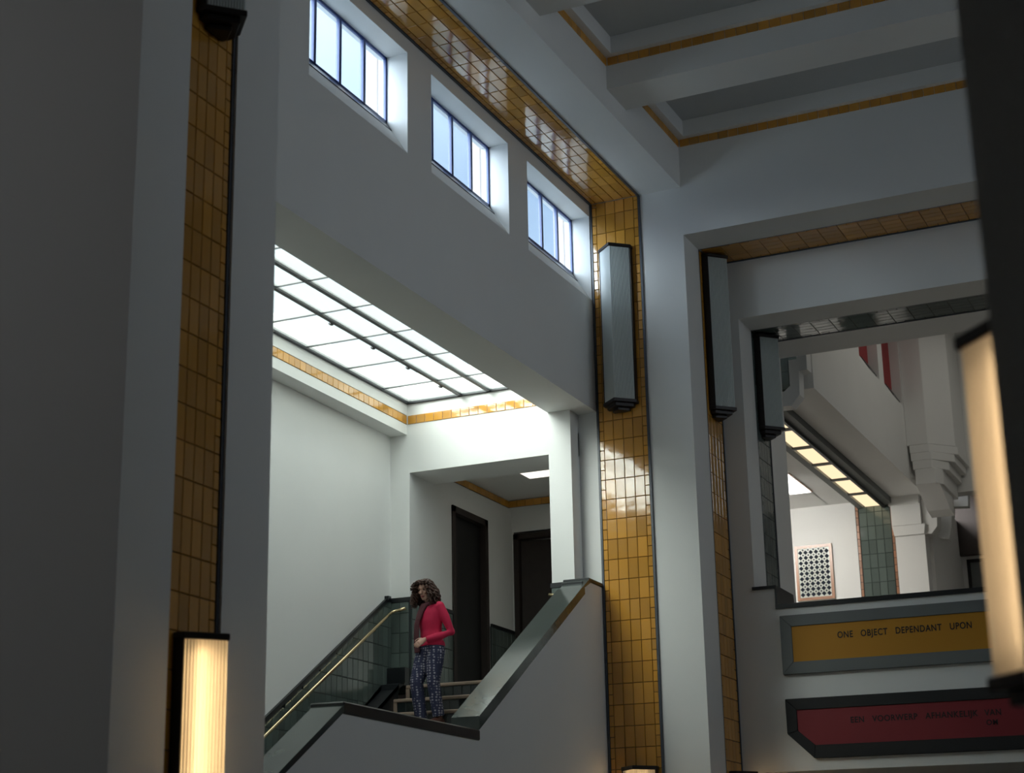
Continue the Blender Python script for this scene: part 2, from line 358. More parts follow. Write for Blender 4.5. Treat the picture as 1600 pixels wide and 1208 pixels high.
# soffit strip: width along x, length along y, facing down (U x V = -z): U=+y? use U=(0,1,0)->V=(1,0,0) gives -z; keep rows along y
def soffit(name, x0, x1, y0, y1, z, tile_m, grout_m, label, row=0.255, border=True, along='y', yoff=0.0):
    root = struct(name, MB().box(x0, x1, y0, y1, z, z + 0.02), grout_m, label, 'tile strip')
    w = (x1 - x0) if along == 'y' else (y1 - y0); L = (y1 - y0) if along == 'y' else (x1 - x0)
    bw = 0.028 if border else 0; nw = 0.062; tw = (w - 2 * bw - 2 * nw) / 4
    if border:
        for a in (0, w - bw):
            (MB().box(x0 + a, x0 + a + bw, y0, y1, z - 0.022, z) if along == 'y' else MB().box(x0, x1, y0 + a, y0 + a + bw, z - 0.022, z)).build('border_strip', SLATE, root)
    cols = [(bw, bw + nw, row / 2)] + [(bw + nw + i * tw, bw + nw + (i + 1) * tw, row) for i in range(4)] + [(w - bw - nw, w - bw, row / 2)]
    for a, b, p in cols:
        n = int(L / p)
        for k in range(n):
            s = L - (k + 0.5) * p if along == 'y' else (k + 0.5) * p
            if along == 'y': put_tile(root, (x0 + (a + b) / 2, y0 + s, z), (0, 1, 0), (1, 0, 0), p - 0.009, b - a - 0.006, tile_m)
            else: put_tile(root, (x0 + s, y0 + (a + b) / 2, z), (0, 1, 0), (1, 0, 0), b - a - 0.006, p - 0.006, tile_m)
    return root
soffit('trim_3', -7.795, -7.1, 12.9, B - 0.02, 9.045, ORANGE, GROUT, 'ochre glazed tile strip under the beam above the clerestory windows')
strip('trim_4', (XP - 0.022, 20.58, FL), (0, 1, 0), (0, 0, 1), 0.68, 8.39 - FL, ORANGE, GROUT, 'ochre glazed tile strip on the left jamb of the back portal', vmin=2.6, border=True, off=0.11)
soffit('trim_5', XP + 0.02, -2.4, 20.58, 21.26, 8.402, ORANGE, GROUT, 'ochre glazed tile strip under the first beam of the back portal', along='x')
strip('trim_6', (X2 - 0.022, 21.81, FL), (0, 1, 0), (0, 0, 1), 0.65, 7.6 - FL, GREEN, GROUTG, 'dark green glazed tile strip on the inner jamb of the back portal', vmin=5.6, border=True, off=0.04)
soffit('trim_7', X2 + 0.02, -2.6, 21.81, 22.46, 7.607, GREEN, GROUTG, 'dark green glazed tile strip under the inner beam of the back portal', along='x')
strip('trim_8', (XP - 0.042, 9.127, FL), (0, 1, 0), (0, 0, 1), 0.593, 8.3 - FL, ORANGE, GROUT, 'ochre glazed tile strip on the near left pier with lamps on it', vmin=2.2, off=(2.004 - FL) % 0.255,
      cols=[(0.02, 0.02 + 0.118, 0.255, 0.08), (0.138, 0.256, 0.255, 0.08), (0.256, 0.374, 0.255, 0.08), (0.374, 0.492, 0.255, 0.08), (0.492, 0.56, 0.1275, 0.08)])

# ------------------------------------------------------------------ windows
def window(name, a, b, label):
    root = thing(name, ((XL - 0.25), (a + b) / 2, 8.08), label, 'window', kind='structure')
    x0, x1 = -8.075, -8.045
    fr = MB().box(x0, x1, a, b, 8.08, 8.115).box(x0, x1, a, b, 8.83, 8.86).box(x0, x1, a, a + 0.03, 8.08, 8.86).box(x0, x1, b - 0.03, b, 8.08, 8.86)
    fr.build('frame', STEEL, root)
    p = (b - a) / 4
    for k in range(1, 4): MB().box(x0 - 0.005, x1 + 0.006, a + k * p - 0.024, a + k * p + 0.024, 8.1, 8.84).build('mullion', STEEL, root)
    for k in range(4): MB().box(-8.064, -8.058, a + k * p + 0.015, a + (k + 1) * p - 0.015, 8.1, 8.845).build('pane', FROST, root)
    MB().prism([(-8.05, 8.095), (-7.985, 7.995), (-7.985, 7.965), (-8.05, 8.055)], 'y', a + 0.004, b - 0.004).build('sill', BLACKSTONE, root)
    return root
window('window_1', *wins[0], 'clerestory window of four frosted panes nearest the left pier')
window('window_2', *wins[1], 'middle clerestory window of four frosted panes in the white wall')
window('window_3', *wins[2], 'clerestory window of four frosted panes beside the ochre tiled pilaster')
for i, (a, b) in enumerate(wins):
    nb = wins[i + 1][0] if i < 2 else b + 0.5
    bt = thing('buttress', (-8.24, b + 0.2, 6.9), ['sunlit pale buttress outside the window nearest the left pier', 'sunlit pale buttress outside the middle clerestory window', 'sunlit pale buttress outside the window by the ochre pilaster'][i], 'buttress')
    MB().box(-8.315, -8.165, b + 0.01, nb - 0.2, 6.9, 9.5).build('shaft', BRICK, bt, bevel=0.01)
    MB().box(-8.345, -8.16, b - 0.01, nb - 0.18, 9.5, 9.62).build('coping', GREYFR, bt, bevel=0.01)

# ------------------------------------------------------------------ stair hall
m = MB().box(XW - 0.3, XW, 9.0, C1 + 0.2, FL, 7.0).box(XW, -10.394, 9.0, C1, 6.161, 6.30).box(XW, -10.402, 9.0, C1, 6.30, 6.43).box(XW, -10.394, 9.0, C1, 6.43, 6.62)
m.box(XW, XO, C1, 19.98, FL, 7.0).box(XO, XI, C1, 19.98, 5.64, 7.0).box(XI, -8.06, C1, 20.06, UP, 6.19).box(XI, -8.06, C1, 20.0, 6.19, 7.0)
m.box(-8.06, XL + 0.01, B + 0.012, 20.1, FL, 6.19).box(XO, XI, C1, 19.98, FL, UP - 0.05)
struct('wall_stair', m, PLASTER, 'white end wall, jamb and side wall around the staircase', 'wall')
m = MB().box(-12, XW + 0.25, 9.0, C1 + 0.3, 6.62, 6.8)   # roof edge outside the skylight
m.box(XW + 0.2, XI + 0.05, 9.0, 12.4, 6.6, 6.8)
struct('ceiling_stair', m, PLASTER, 'ceiling margin around the stair skylight', 'ceiling')
tr = struct('trim_9', MB().box(-10.41, -10.398, 12.4, C1, 6.30, 6.43).box(XO - 0.02, -8.4, C1 + 0.001, C1 + 0.006, 6.30, 6.43), GROUT, 'ochre tile band around the stair skylight', 'tile strip')
n = 54
for k in range(n): put_tile(tr, (-10.40, C1 - 0.02 - (k + 0.5) * 0.13, 6.362), (0, 1, 0), (0, 0, 1), 0.124, 0.115, ORANGE)
for k in range(15): put_tile(tr, (-10.38 + (k + 0.5) * 0.13, C1 + 0.002, 6.362), (1, 0, 0), (0, 0, 1), 0.124, 0.115, ORANGE)

sk = thing('skylight', (-9.4, 17.0, 6.6), 'large frosted glass skylight in dark bars above the stairs', 'skylight')
gx = [-10.375, -9.59, -9.175, XI]; gy = [12.4 + 0.0] + [C1 - 0.73 - 0.973 * k for k in range(6, -1, -1)] + [C1]
for x, w, h in ((gx[0], 0.03, 0.05), (gx[1], 0.026, 0.05), (gx[2], 0.026, 0.05)):
    MB().box(x - w, x + w, 12.4, C1, 6.58, 6.58 + h).build('glazing_bar', BLACKBAR, sk)
MB().box(gx[0], XI, C1 - 0.05, C1, 6.58, 6.63).build('glazing_bar', BLACKBAR, sk)
for y in gy[1:-1]: MB().box(gx[0], XI, y - 0.008, y + 0.008, 6.592, 6.615).build('glazing_bar', BLACKBAR, sk)
for i in range(3):
    for j in range(len(gy) - 1):
        MB().box(gx[i] + 0.01, gx[i + 1] - 0.01, gy[j] + 0.006, gy[j + 1] - 0.006, 6.60, 6.606).build('pane', SKYGLASS, sk)
for x, y in ((gx[1], 19.2), (gx[1], 18.3), (gx[1], 17.4), (gx[1], 16.4)):
    MB().box(x - 0.05, x - 0.02, y - 0.03, y + 0.03, 6.565, 6.585).build('latch', BLACKBAR, sk)

# parapet of the stairs
sl = 0.62
pa = thing('stair_parapet', (-8.08, 15.0, FL), 'white stepped stair parapet with polished dark stone coping below the clerestory wall', 'parapet')
y0 = 10.3; zl = 1.835 - sl * (13.576 - y0)
MB().prism([(y0, FL), (B - 0.0, FL), (B - 0.0, 3.93), (19.56, 3.93), (16.38, 1.96), (16.38, 1.80), (13.60, 1.80), (y0, zl - 0.04)], 'x', XQ + 0.02, XL - 0.004).build('wall_body', PLASTER, pa)
MB().prism([(y0, zl - 0.06), (y0, zl), (13.58, 1.838), (13.58, 1.77)], 'x', XQ, XL + 0.012).build('sloping_coping', STONE, pa)
MB().box(XQ - 0.03, XL + 0.014, 13.57, 16.385, 1.755, 1.865).build('level_coping', BLACKSTONE, pa, bevel=0.012)
MB().prism([(16.37, 1.865), (16.37, 2.005), (19.30, 3.822), (19.38, 3.822), (19.38, 3.75)], 'x', XQ, XL + 0.012).build('sloping_coping', STONE, pa)
MB().prism([(19.30, 3.79), (19.30, 3.815), (19.566, 3.975), (19.60, 3.93)], 'x', XQ + 0.02, XL + 0.011).build('coping_wedge', STONE, pa)
MB().box(XQ - 0.02, XL + 0.013, 19.52, B - 0.004, 3.925, 3.975).build('top_coping', BLACKSTONE, pa, bevel=0.008)
MB().box(XQ + 0.0, XL - 0.04, 19.42, B - 0.004, 3.865, 3.922).build('top_coping_step', BLACKSTONE, pa, bevel=0.008)

# the staircase itself
st = thing('staircase', (-9.4, 15.0, FL), 'stairs with brown stone nosings and dark tiled risers behind the parapet', 'staircase')
RI, TR = 0.21, 0.335
def flight(ytop, ztop, n, detail):
    for i in range(n):
        y = ytop - i * TR; z = ztop - i * RI
        MB().box(XO + 0.01, XQ, y, min(y + TR + 0.05, 19.72), z - RI, z - 0.045).build('step', BLACKSTONE, st)
        MB().box(XO, XQ, y - 0.025, min(y + TR + 0.03, 19.72), z - 0.045, z).build('tread', TREAD, st, bevel=0.01)
        MB().box(XO + 0.06, XQ, y + 0.05, y + TR, z, z + 0.004).build('tread_inlay', TREADTOP, st)
        MB().box(XO - 0.002, XO + 0.05, y - 0.016, y + 0.0, z - RI, z - 0.04).build('riser_end', TREAD, st)
        if i < detail:
            nn = 18; w = (XQ - XO - 0.05) / nn
            for k in range(nn): put_tile(st, (XO + 0.05 + (k + 0.5) * w, y, z - 0.045 - 0.082), (1, 0, 0), (0, 0, 1), w - 0.008, 0.155, GREENDK, name='riser_tile', t=0.01)
GREENDK = tilemat('near_black_riser_tile', (0.02, 0.026, 0.026), 0.3, 0.2)
flight(19.64, UP, 10, 4)
MB().box(XO, XQ, 13.55, 16.7, UP - 10 * RI - 0.25, UP - 10 * RI).build('landing_slab', LANDM, st)
flight(13.55, UP - 10 * RI - RI, 10, 0)
struct('floor_landing', MB().box(XO, -8.06, 19.985, YE + 1.8, UP - 0.2, UP - 0.002).box(XO, XI, 19.725, 19.985, UP - 0.2, UP - 0.002), FLOORM, 'landing floor at the top of the stairs', 'floor')

# green wainscot with black capping on the stair walls
GT = 0.02
wa = struct('wall_wainscot', MB().prism([(10.3, FL), (19.736, 2.8), (C1, 3.94), (19.62, 3.94), (10.3, 3.94 - 0.627 * 9.32)], 'x', XW - 0.005, XW + 0.012)
            .box(XW, XO, C1 - 0.012, C1 + 0.004, UP - 0.1, 3.94).box(XO - 0.006, XO + 0.012, C1, 20.97, UP, 3.95).box(XO - 0.006, XO + 0.012, 22.16, 22.97, UP, 3.95),
            GROUTG, 'dark green tiled wainscot along the stair wall', 'wainscot')
b0 = 19.62
tiled(wa, (XW + 0.012, 15.6, FL), (0, 1, 0), (0, 0, 1), [(i * 0.13, (i + 1) * 0.13, 0.255, 0.1) for i in range(32)], 3.94 - FL, GREEN,
      cuts=[(0.627, -1, (3.92 - FL) - 0.627 * (b0 - 15.6)), (-0.62, 1, -(2.55 - FL) + 0.62 * (19.2 - 15.6)), (-1, 0, C1 - 15.6 - 0.012)], vmin=0.5)
tiled(wa, (XW + 0.02, C1 - 0.012, UP - 0.1), (1, 0, 0), (0, 0, 1), [(0, 0.13, 0.255, 0.02), (0.13, 0.262, 0.255, 0.02)], 3.93 - UP + 0.1, GREEN)
MB().box(XI, XQ, C1 - 0.012, C1 - 0.001, UP, 3.94).build('column_panel', GROUTG, wa)
tiled(wa, (XI, C1 - 0.012, UP - 0.1), (1, 0, 0), (0, 0, 1), [(0, 0.127, 0.255, 0.02), (0.127, 0.254, 0.255, 0.02)], 3.93 - UP + 0.1, GREEN)
tiled(wa, (XO + 0.012, C1 + 0.02, UP), (0, 1, 0), (0, 0, 1), [(i * 0.13, (i + 1) * 0.13, 0.255, 0.1) for i in range(9)], 1.1, GREEN)
tiled(wa, (XO + 0.012, 22.18, UP), (0, 1, 0), (0, 0, 1), [(i * 0.13, (i + 1) * 0.13, 0.255, 0.1) for i in range(6)], 1.1, GREEN)
m = MB().prism([(10.3, 3.985 - 0.627 * 9.32), (10.3, 3.925 - 0.627 * 9.32), (19.62, 3.925), (C1 - 0.01, 3.925), (C1 - 0.01, 3.985), (19.62, 3.985)], 'x', XW, XW + 0.035)
m.box(XW, XO + 0.03, C1 - 0.035, C1 + 0.002, 3.925, 3.985).box(XO, XO + 0.03, C1, 20.95, 3.94, 3.99).box(XO, XO + 0.03, 22.18, 22.97, 3.94, 3.99)
m.box(XI - 0.01, XQ, C1 - 0.035, C1 - 0.001, 3.925, 3.985)
m.box(XW, XW + 0.06, 19.58, 19.65, 3.94, 4.0)
struct('trim_10', m, BLACKSTONE, 'black capping along the top of the green wainscot', 'capping')
cb = struct('trim_11', MB().prism([(10.3, 2.62 - sl * 8.96 - 0.5), (19.35, 2.62 - 0.3), (19.45, UP), (C1, UP), (C1, 3.07), (19.60, 3.07), (19.60, 2.87), (10.3, 2.87 - sl * 9.3)], 'x', XW + 0.026, XO + 0.0), BLACKSTONE,
            'black stone curb stepping down beside the stairs', 'curb')

# handrails
def rail(name, pts, label):
    root = thing(name, pts[0], label, 'handrail')
    MB().tube(pts, 0.021, 10).build('rail', BRASS, root, smooth=True)
    return root
hr = rail('handrail', [(XW + 0.09, 11.0, 3.816 - 0.62 * 8.6), (XW + 0.09, 19.52, 3.735), (XW + 0.09, 19.60, 3.78), (XW + 0.12, 19.645, 3.805), (XW + 0.18, 19.655, 3.815), (XO - 0.02, 19.655, 3.83)], 'long brass handrail climbing the green tiled stair wall')
for y in (12.5, 14.2, 15.9, 17.6, 19.2):
    z = 3.735 - 0.62 * (19.52 - y)
    MB().tube([(XW + 0.012, y, z - 0.05), (XW + 0.07, y, z - 0.05), (XW + 0.09, y, z)], 0.009, 8).build('bracket', BRASS, hr, smooth=True)
h2 = rail('handrail', [(XQ - 0.09, 16.5, 1.86), (XQ - 0.09, 19.50, 3.72), (XQ - 0.09, 19.58, 3.77), (XQ - 0.13, 19.64, 3.805), (XQ - 0.19, 19.655, 3.82), (XI - 0.01, 19.655, 3.835)], 'short visible end of a brass handrail inside the parapet top')
for y in (16.6, 18.2, 19.5):
    z = 1.86 + 0.62 * (y - 16.5)
    MB().tube([(XQ + 0.02, y, z - 0.05), (XQ - 0.07, y, z - 0.05), (XQ - 0.09, y, z)], 0.009, 8).build('bracket', BRASS, h2, smooth=True)

# ------------------------------------------------------------------ landing corridor beyond the stairs
m = MB().box(XO - 0.3, XO, 19.98, 20.97, UP, 6.0).box(XO - 0.3, XO, 22.10, YE, UP, 6.0).box(XO - 0.3, XO, 20.97, 22.1, 5.46, 6.0).box(XO - 0.4, XO - 0.3, 20.9, 22.2, UP, 5.6)
m.box(XO, -7.9, YE, YE + 0.2, 5.45, 6.0).box(XO, XO + 0.03, YE, YE + 0.2, UP, 5.45).box(-9.3, -7.9, YE, YE + 0.2, UP, 5.45)
m.box(XO, -9.4, YE + 1.6, YE + 1.8, UP, 6.0).box(-9.4, -9.2, YE + 0.2, YE + 1.8, UP, 6.0).box(XO - 0.3, XO, YE, YE + 1.8, UP, 6.0).box(-8.06, -7.9, 20.1, YE, UP, 6.0)
struct('wall_corridor', m, PLASTER, 'white corridor walls beyond the top of the stairs', 'wall')
m = MB().box(XO, -8.06, 19.98, 20.46, 5.64, 5.95).box(XO, -8.06, 20.46, YE, 5.91, 6.1).box(XO - 0.3, -7.9, 19.98, YE + 1.9, 6.55, 6.95)
m.box(XO, -8.06, 22.87, YE, 5.83, 5.91)
struct('ceiling_corridor', m, PLASTER, 'corridor ceiling beyond the top of the stairs', 'ceiling')
tr = struct('trim_12', MB().box(XO, XO + 0.012, 20.47, YE - 0.1, 5.80, 5.90).box(XO, -8.0, 22.855, 22.868, 5.80, 5.90), GROUT, 'ochre tile band below the corridor ceiling', 'tile strip')
for k in range(17): put_tile(tr, (XO + 0.012, 20.53 + (k + 0.5) * 0.136, 5.85), (0, 1, 0), (0, 0, 1), 0.13, 0.095, ORANGE)
for k in range(15): put_tile(tr, (XO + 0.02 + (k + 0.5) * 0.13, 22.855, 5.85), (1, 0, 0), (0, 0, 1), 0.124, 0.095, ORANGE)
cl = thing('ceiling_light', (-9.0, 21.34, 5.9), 'flat lit panel in the corridor ceiling beyond the stairs', 'ceiling light')
MB().box(-9.43, -8.5, 21.13, 21.55, 5.86, 5.905).build('housing', GREYFR, cl)
MB().box(-9.42, -8.51, 21.14, 21.54, 5.845, 5.862).build('lit_panel', PANEL_WARM, cl)

d1 = thing('door_1', (XO, 21.5, UP), 'tall black door in a dark brown frame at the head of the stairs', 'door', kind='structure')
MB().box(XO - 0.1, XO + 0.025, 20.97, 21.06, UP, 5.46).box(XO - 0.1, XO + 0.025, 22.01, 22.10, UP, 5.46).box(XO - 0.1, XO + 0.025, 20.97, 22.1, 5.37, 5.46).build('frame', DARKWOOD, d1)
MB().box(XO - 0.12, XO - 0.07, 21.05, 22.02, UP, 5.38).build('leaf', BLACKDOOR, d1)
d2 = thing('door_2', (XO + 0.06, YE, UP), 'dark brown door standing ajar at the corridor end', 'door', kind='structure')
MB().box(XO + 0.03, XO + 0.11, YE - 0.02, YE + 0.12, UP, 5.42).box(-9.38, -9.3, YE - 0.02, YE + 0.12, UP, 5.42).box(XO + 0.03, -9.3, YE - 0.02, YE + 0.12, 5.34, 5.42).build('frame', DARKWOOD, d2)
a = math.radians(14); ca, sa = math.cos(a), math.sin(a)
px, py = XO + 0.12, YE + 0.05
MB().add([(px + u * ca - v * sa, py + u * sa + v * ca, z) for z in (UP + 0.01, 5.33) for u, v in ((0, 0), (0.86, 0), (0.86, 0.05), (0, 0.05))],
         [(3, 2, 1, 0), (4, 5, 6, 7), (0, 1, 5, 4), (1, 2, 6, 5), (2, 3, 7, 6), (3, 0, 4, 7)]).build('leaf', DARKWOOD, d2)
MB().tube([(px + 0.8 * ca + 0.03, py + 0.8 * sa - 0.06, 3.9), (px + 0.72 * ca + 0.03, py + 0.72 * sa - 0.06, 3.9)], 0.012, 8).build('handle', BRASS, d2)

# ------------------------------------------------------------------ ribbed wall lamps
def lamp(loc, rz, h, lit, label, group=None):
    """origin: bottom centre at the wall; local -y points out of the wall"""
    root = thing('wall_lamp', loc, label, 'wall lamp', rz); tm = lit if lit else TUBE_OFF
    MB().box(-0.215, 0.215, -0.08, 0.0, 0.06, h - 0.03).build('backing_box', BRONZE, root, local=True)
    prof = []; n = 13
    for side in (-1, 1):
        p0, p1 = ((-0.20, -0.08), (0.0, -0.27)) if side < 0 else ((0.0, -0.27), (0.20, -0.08))
        dx, dy = p1[0] - p0[0], p1[1] - p0[1]; L = math.hypot(dx, dy); nx, ny = (dy / L, -dx / L)
        if ny > 0: nx, ny = -nx, -ny
        for k in range(n):
            for t, q in ((0.0, 0.0), (0.25, 0.005), (0.5, 0.007), (0.75, 0.005)):
                s = (k + t) / n; prof.append((p0[0] + dx * s + nx * q, p0[1] + dy * s + ny * q))
    prof.append((0.20, -0.08)); m = len(prof)
    g = MB(); g.add([(x, y, z) for z in (0.07, h - 0.04) for x, y in prof], [(i, i + 1, m + i + 1, m + i) for i in range(m - 1)])
    g.build('glass_shade', GLASS_ON if lit else GLASS_OFF, root, local=True, fix=False)
    cap = [(-0.225, 0.0), (-0.225, -0.085), (0.0, -0.295), (0.225, -0.085), (0.225, 0.0)]
    MB().prism(cap, 'z', h - 0.045, h).build('top_cap', BRONZE, root, local=True, bevel=0.006)
    lo = MB().prism(cap, 'z', 0.03, 0.075)
    lo.prism([(x * 0.8, y * 0.8) for x, y in cap], 'z', -0.015, 0.035).prism([(x * 0.5, y * 0.55) for x, y in cap], 'z', -0.055, -0.01)
    lo.build('bottom_cap', BRONZE, root, local=True, bevel=0.005)
    MB().ball((0, -0.21, 0.0), 0.016).build('finial', BRONZE, root, local=True, smooth=True)
    for x in (-0.075, 0.075):
        MB().tube([(x, -0.115, 0.12), (x, -0.115, h - 0.1)], 0.016, 8).build('tube', tm, root, local=True)
    return root
Q = math.pi / 2
lamp((-7.44, B - 0.024, 6.18), 0, 2.16, False, 'unlit ribbed glass wall lamp high on the ochre tiled pilaster beside the windows')
lamp((XP - 0.0, 20.92, 6.20), Q, 2.16, False, 'unlit ribbed glass wall lamp on the ochre strip of the back portal')
lamp((X2 - 0.0, 22.14, 6.20), Q, 1.37, False, 'shorter unlit ribbed glass wall lamp on the dark green tile strip')
lamp((XP - 0.025, 9.43, 6.22), Q, 2.16, False, 'unlit wall lamp with only its bottom cap in view at top left')
lamp((XP - 0.025, 9.43, 0.58), Q, 1.20, TUBE_ON, 'lit warm ribbed glass wall lamp low on the near left pier')
lamp((-7.38, B - 0.024, 0.53), 0, 1.20, TUBE_ON, 'lit wall lamp low on the ochre pilaster with only its cap in view')
lamp((XP - 0.0, 20.92, 0.50), Q, 1.20, TUBE_ON, 'lit wall lamp low on the back portal jamb with only its cap in view')
lamp((-0.62, 5.49, 0.62), -Q, 1.16, TUBE_DIM, 'large blurred lit ribbed glass wall lamp at the right edge')

# ------------------------------------------------------------------ painted signs
def text(s, x0, x1, z, cap, m, parent, yy=21.205):
    c = bpy.data.curves.new('lettering', 'FONT'); c.body = s; c.size = cap / 0.70; c.extrude = 0.002; c.offset = 0.0015
    c.space_word = 1.6; c.space_character = 1.12
    o = bpy.data.objects.new('lettering', c); link(o, parent); bpy.context.view_layer.update()
    w = o.dimensions.x; o.scale = ((x1 - x0) / w, 1, 1) if x1 else (1.25, 1, 1)
    sx_ = o.scale[0]; c.materials.append(m)
    me = bpy.data.meshes.new_from_object(o.evaluated_get(bpy.context.evaluated_depsgraph_get())); bpy.data.objects.remove(o)
    o = bpy.data.objects.new('lettering', me); link(o, parent); o.scale = (sx_, 1, 1)
    o.rotation_euler = (math.pi / 2, 0, 0); o.location = Vector((x0, yy, z)) - origin(parent)
    if not me.materials: me.materials.append(m)
    return o
s1 = thing('wall_sign', (-4.2, 21.26, 2.87), 'yellow painted sign in a grey frame on the balcony wall', 'sign')
xr = -1.6
for poly in ([(-5.938, 2.873), (-5.938, 3.602), (-5.797, 3.46), (-5.797, 3.023)], [(-5.938, 3.602), (xr, 3.602), (xr - 0.14, 3.46), (-5.797, 3.46)],
             [(xr, 3.602), (xr, 2.873), (xr - 0.14, 3.023), (xr - 0.14, 3.46)], [(xr, 2.873), (-5.938, 2.873), (-5.797, 3.023), (xr - 0.14, 3.023)]):
    MB().prism(poly, 'y', 21.20, 21.26).build('frame_side', GREYFR, s1, bevel=0.006)
MB().box(-5.80, xr - 0.13, 21.215, 21.258, 3.02, 3.465).build('painted_board', YELLOW, s1)
text('ONE  OBJECT  DEPENDANT  UPON', -5.236, -3.640, 3.277, 0.078, LETTER, s1, 21.213)
s2 = thing('wall_sign', (-4.2, 21.26, 1.84), 'red painted sign in a black frame with a cut corner below the yellow sign', 'sign')
out = [(-5.932, 2.575), (xr, 2.575), (xr, 1.85), (-5.614, 1.85), (-5.93, 2.155)]
inn = [(-5.80, 2.436), (xr - 0.13, 2.436), (xr - 0.13, 2.006), (-5.594, 2.006), (-5.798, 2.187)]
for i in range(5):
    j = (i + 1) % 5; MB().prism([out[i], out[j], inn[j], inn[i]], 'y', 21.20, 21.26).build('frame_side', BLKFR, s2, bevel=0.005)
MB().prism(inn, 'y', 21.215, 21.258).build('painted_board', REDP, s2)
text('EEN  VOORWERP  AFHANKELIJK', -5.153, -3.665, 2.25, 0.07, LETTER2, s2, 21.213)
text('VAN', -3.585, -3.40, 2.25, 0.07, LETTER2, s2, 21.213)
text('OM', -3.578, -3.45, 2.142, 0.06, LETTER2, s2, 21.213)

# ------------------------------------------------------------------ gallery beyond the balcony
XU = -5.89
def winsec(m):
    m.box(-6.3, XU, 23.56, 26.59, 7.2, TOP).box(-6.3, XU, 27.95, 28.30, 7.2, TOP).box(-6.3, XU, 29.66, 31.2, 7.2, TOP)
    for a, b in ((26.59, 27.95), (28.30, 29.66)): m.prism([(XU, 7.2), (XU, 8.50), (-6.06, 8.80), (-6.3, 8.80), (-6.3, 7.2)], 'y', a, b)
m = MB(); winsec(m); m.box(-6.47, -6.3, 23.56, 31.2, 7.2, TOP)
struct('wall_gallery', m, PLASTER, 'grey upper gallery wall with two narrow red windows', 'wall')
for i, (a, b) in enumerate(((26.59, 27.95), (28.30, 29.66))):
    w = thing('window_%d' % (i + 4), (-6.06, (a + b) / 2, 8.8), ['narrow red framed gallery window nearer the portal', 'narrow red framed gallery window nearer the corner bracket'][i], 'window', kind='structure')
    MB().box(-6.10, -6.055, a, b, 8.8, TOP - 0.01).build('frame', REDWIN, w)
    MB().prism([(-6.055, 8.82), (-5.93, 8.60), (-5.93, 8.57), (-6.055, 8.78)], 'y', b - 0.5, b - 0.01).build('sill', BLACKSTONE, w)
# aisle ceiling, back wall, sides
m = MB().box(-10.5, -7.62, 23.2, 31.2, 7.22, 7.4).box(-7.64, -6.4, 23.2, 31.2, 7.22, 7.4).box(-10.5, -8.6, 23.2, 31, 7.22, 7.4)
struct('ceiling_aisle', m, PLASTER, 'low white ceiling of the gallery aisle', 'ceiling')
m = MB().box(-10.5, -5.97, 31.0, 31.3, UP, 7.3).box(-10.7, -10.5, 23.0, 31.3, UP, 7.4).box(-10.5, -6.9, 23.15, 23.3, UP, 7.4)
m.box(-5.60, 3.2, 31.15, 31.5, 7.23, TOP).box(-5.97, -5.55, 31.15, 31.5, 6.9, TOP)
m.box(-5.97, 3.2, 34, 34.2, UP, TOP).box(-5.99, -5.90, 31.3, 34, UP, 7.3).box(-6.0, 3.2, 31.4, 34.2, 7.9, 8.1)
struct('wall_gallery_end', m, PLASTER, 'end wall of the gallery with an arched opening', 'wall')
struct('floor_gallery', MB().box(-10.7, 3.2, 23.1, 34.2, UP - 0.2, UP), FLOORM, 'floor of the upper gallery', 'floor')
# luminous trough
lt = thing('ceiling_light', (-6.8, 27.7, 7.2), 'long row of warm lit glass boxes in a frame under the gallery beam', 'ceiling light')
MB().box(-6.62, -6.48, 23.9, 30.98, 7.10, 7.22).build('frame_rail', GREYFR, lt)
MB().box(-6.655, -6.61, 23.9, 30.98, 7.05, 7.22).build('frame_rail', BLACKBAR, lt)
MB().box(-7.10, -6.99, 23.9, 30.98, 7.08, 7.22).build('frame_rail', GREYFR, lt)
yd = [24.0 + 1.17 * k for k in range(7)]
for y in yd: MB().box(-6.99, -6.65, y - 0.045, y + 0.045, 7.08, 7.20).build('divider', BLACKBAR, lt)
for y in yd[:-1]: MB().box(-6.985, -6.66, y + 0.07, y + 1.10, 7.095, 7.19).build('lit_box', PANEL_TROUGH, lt, bevel=0.03)
# aisle skylight
al = thing('ceiling_light', (-8.0, 29.1, 7.22), 'bright daylight panel in the gallery aisle ceiling', 'ceiling light')
MB().box(-8.05, -7.60, 28.3, 29.80, 7.205, 7.22).build('frame', TERRA, al)
MB().box(-8.0, -7.63, 28.32, 29.77, 7.196, 7.206).build('lit_panel', PANEL_DAY, al)
light('aisle_daylight', 'AREA', (-8.6, 28.6, 7.15), (0.1, 0.55, -1), 150, (1.0, 0.97, 0.90), shape='RECTANGLE', size=1.2, size_y=1.6)
# green tile pier with terracotta edges
gp = struct('trim_13', MB().box(-7.16, -6.47, 30.965, 31.0, UP, 7.2), GROUTG, 'dark green tiled strip with terracotta edges in the gallery', 'tile strip')
tiled(gp, (-7.09, 30.965, 4.6), (1, 0, 0), (0, 0, 1), [(i * 0.139, (i + 1) * 0.139, 0.255, 0.1) for i in range(4)], 2.6, GREEN)
for k in range(19):
    z = 4.7 + k * 0.13
    put_tile(gp, (-7.125, 30.965, z + 0.065), (1, 0, 0), (0, 0, 1), 0.045, 0.122, TERRA, name='edge_tile'); put_tile(gp, (-6.505, 30.965, z + 0.065), (1, 0, 0), (0, 0, 1), 0.045, 0.122, TERRA, name='edge_tile')
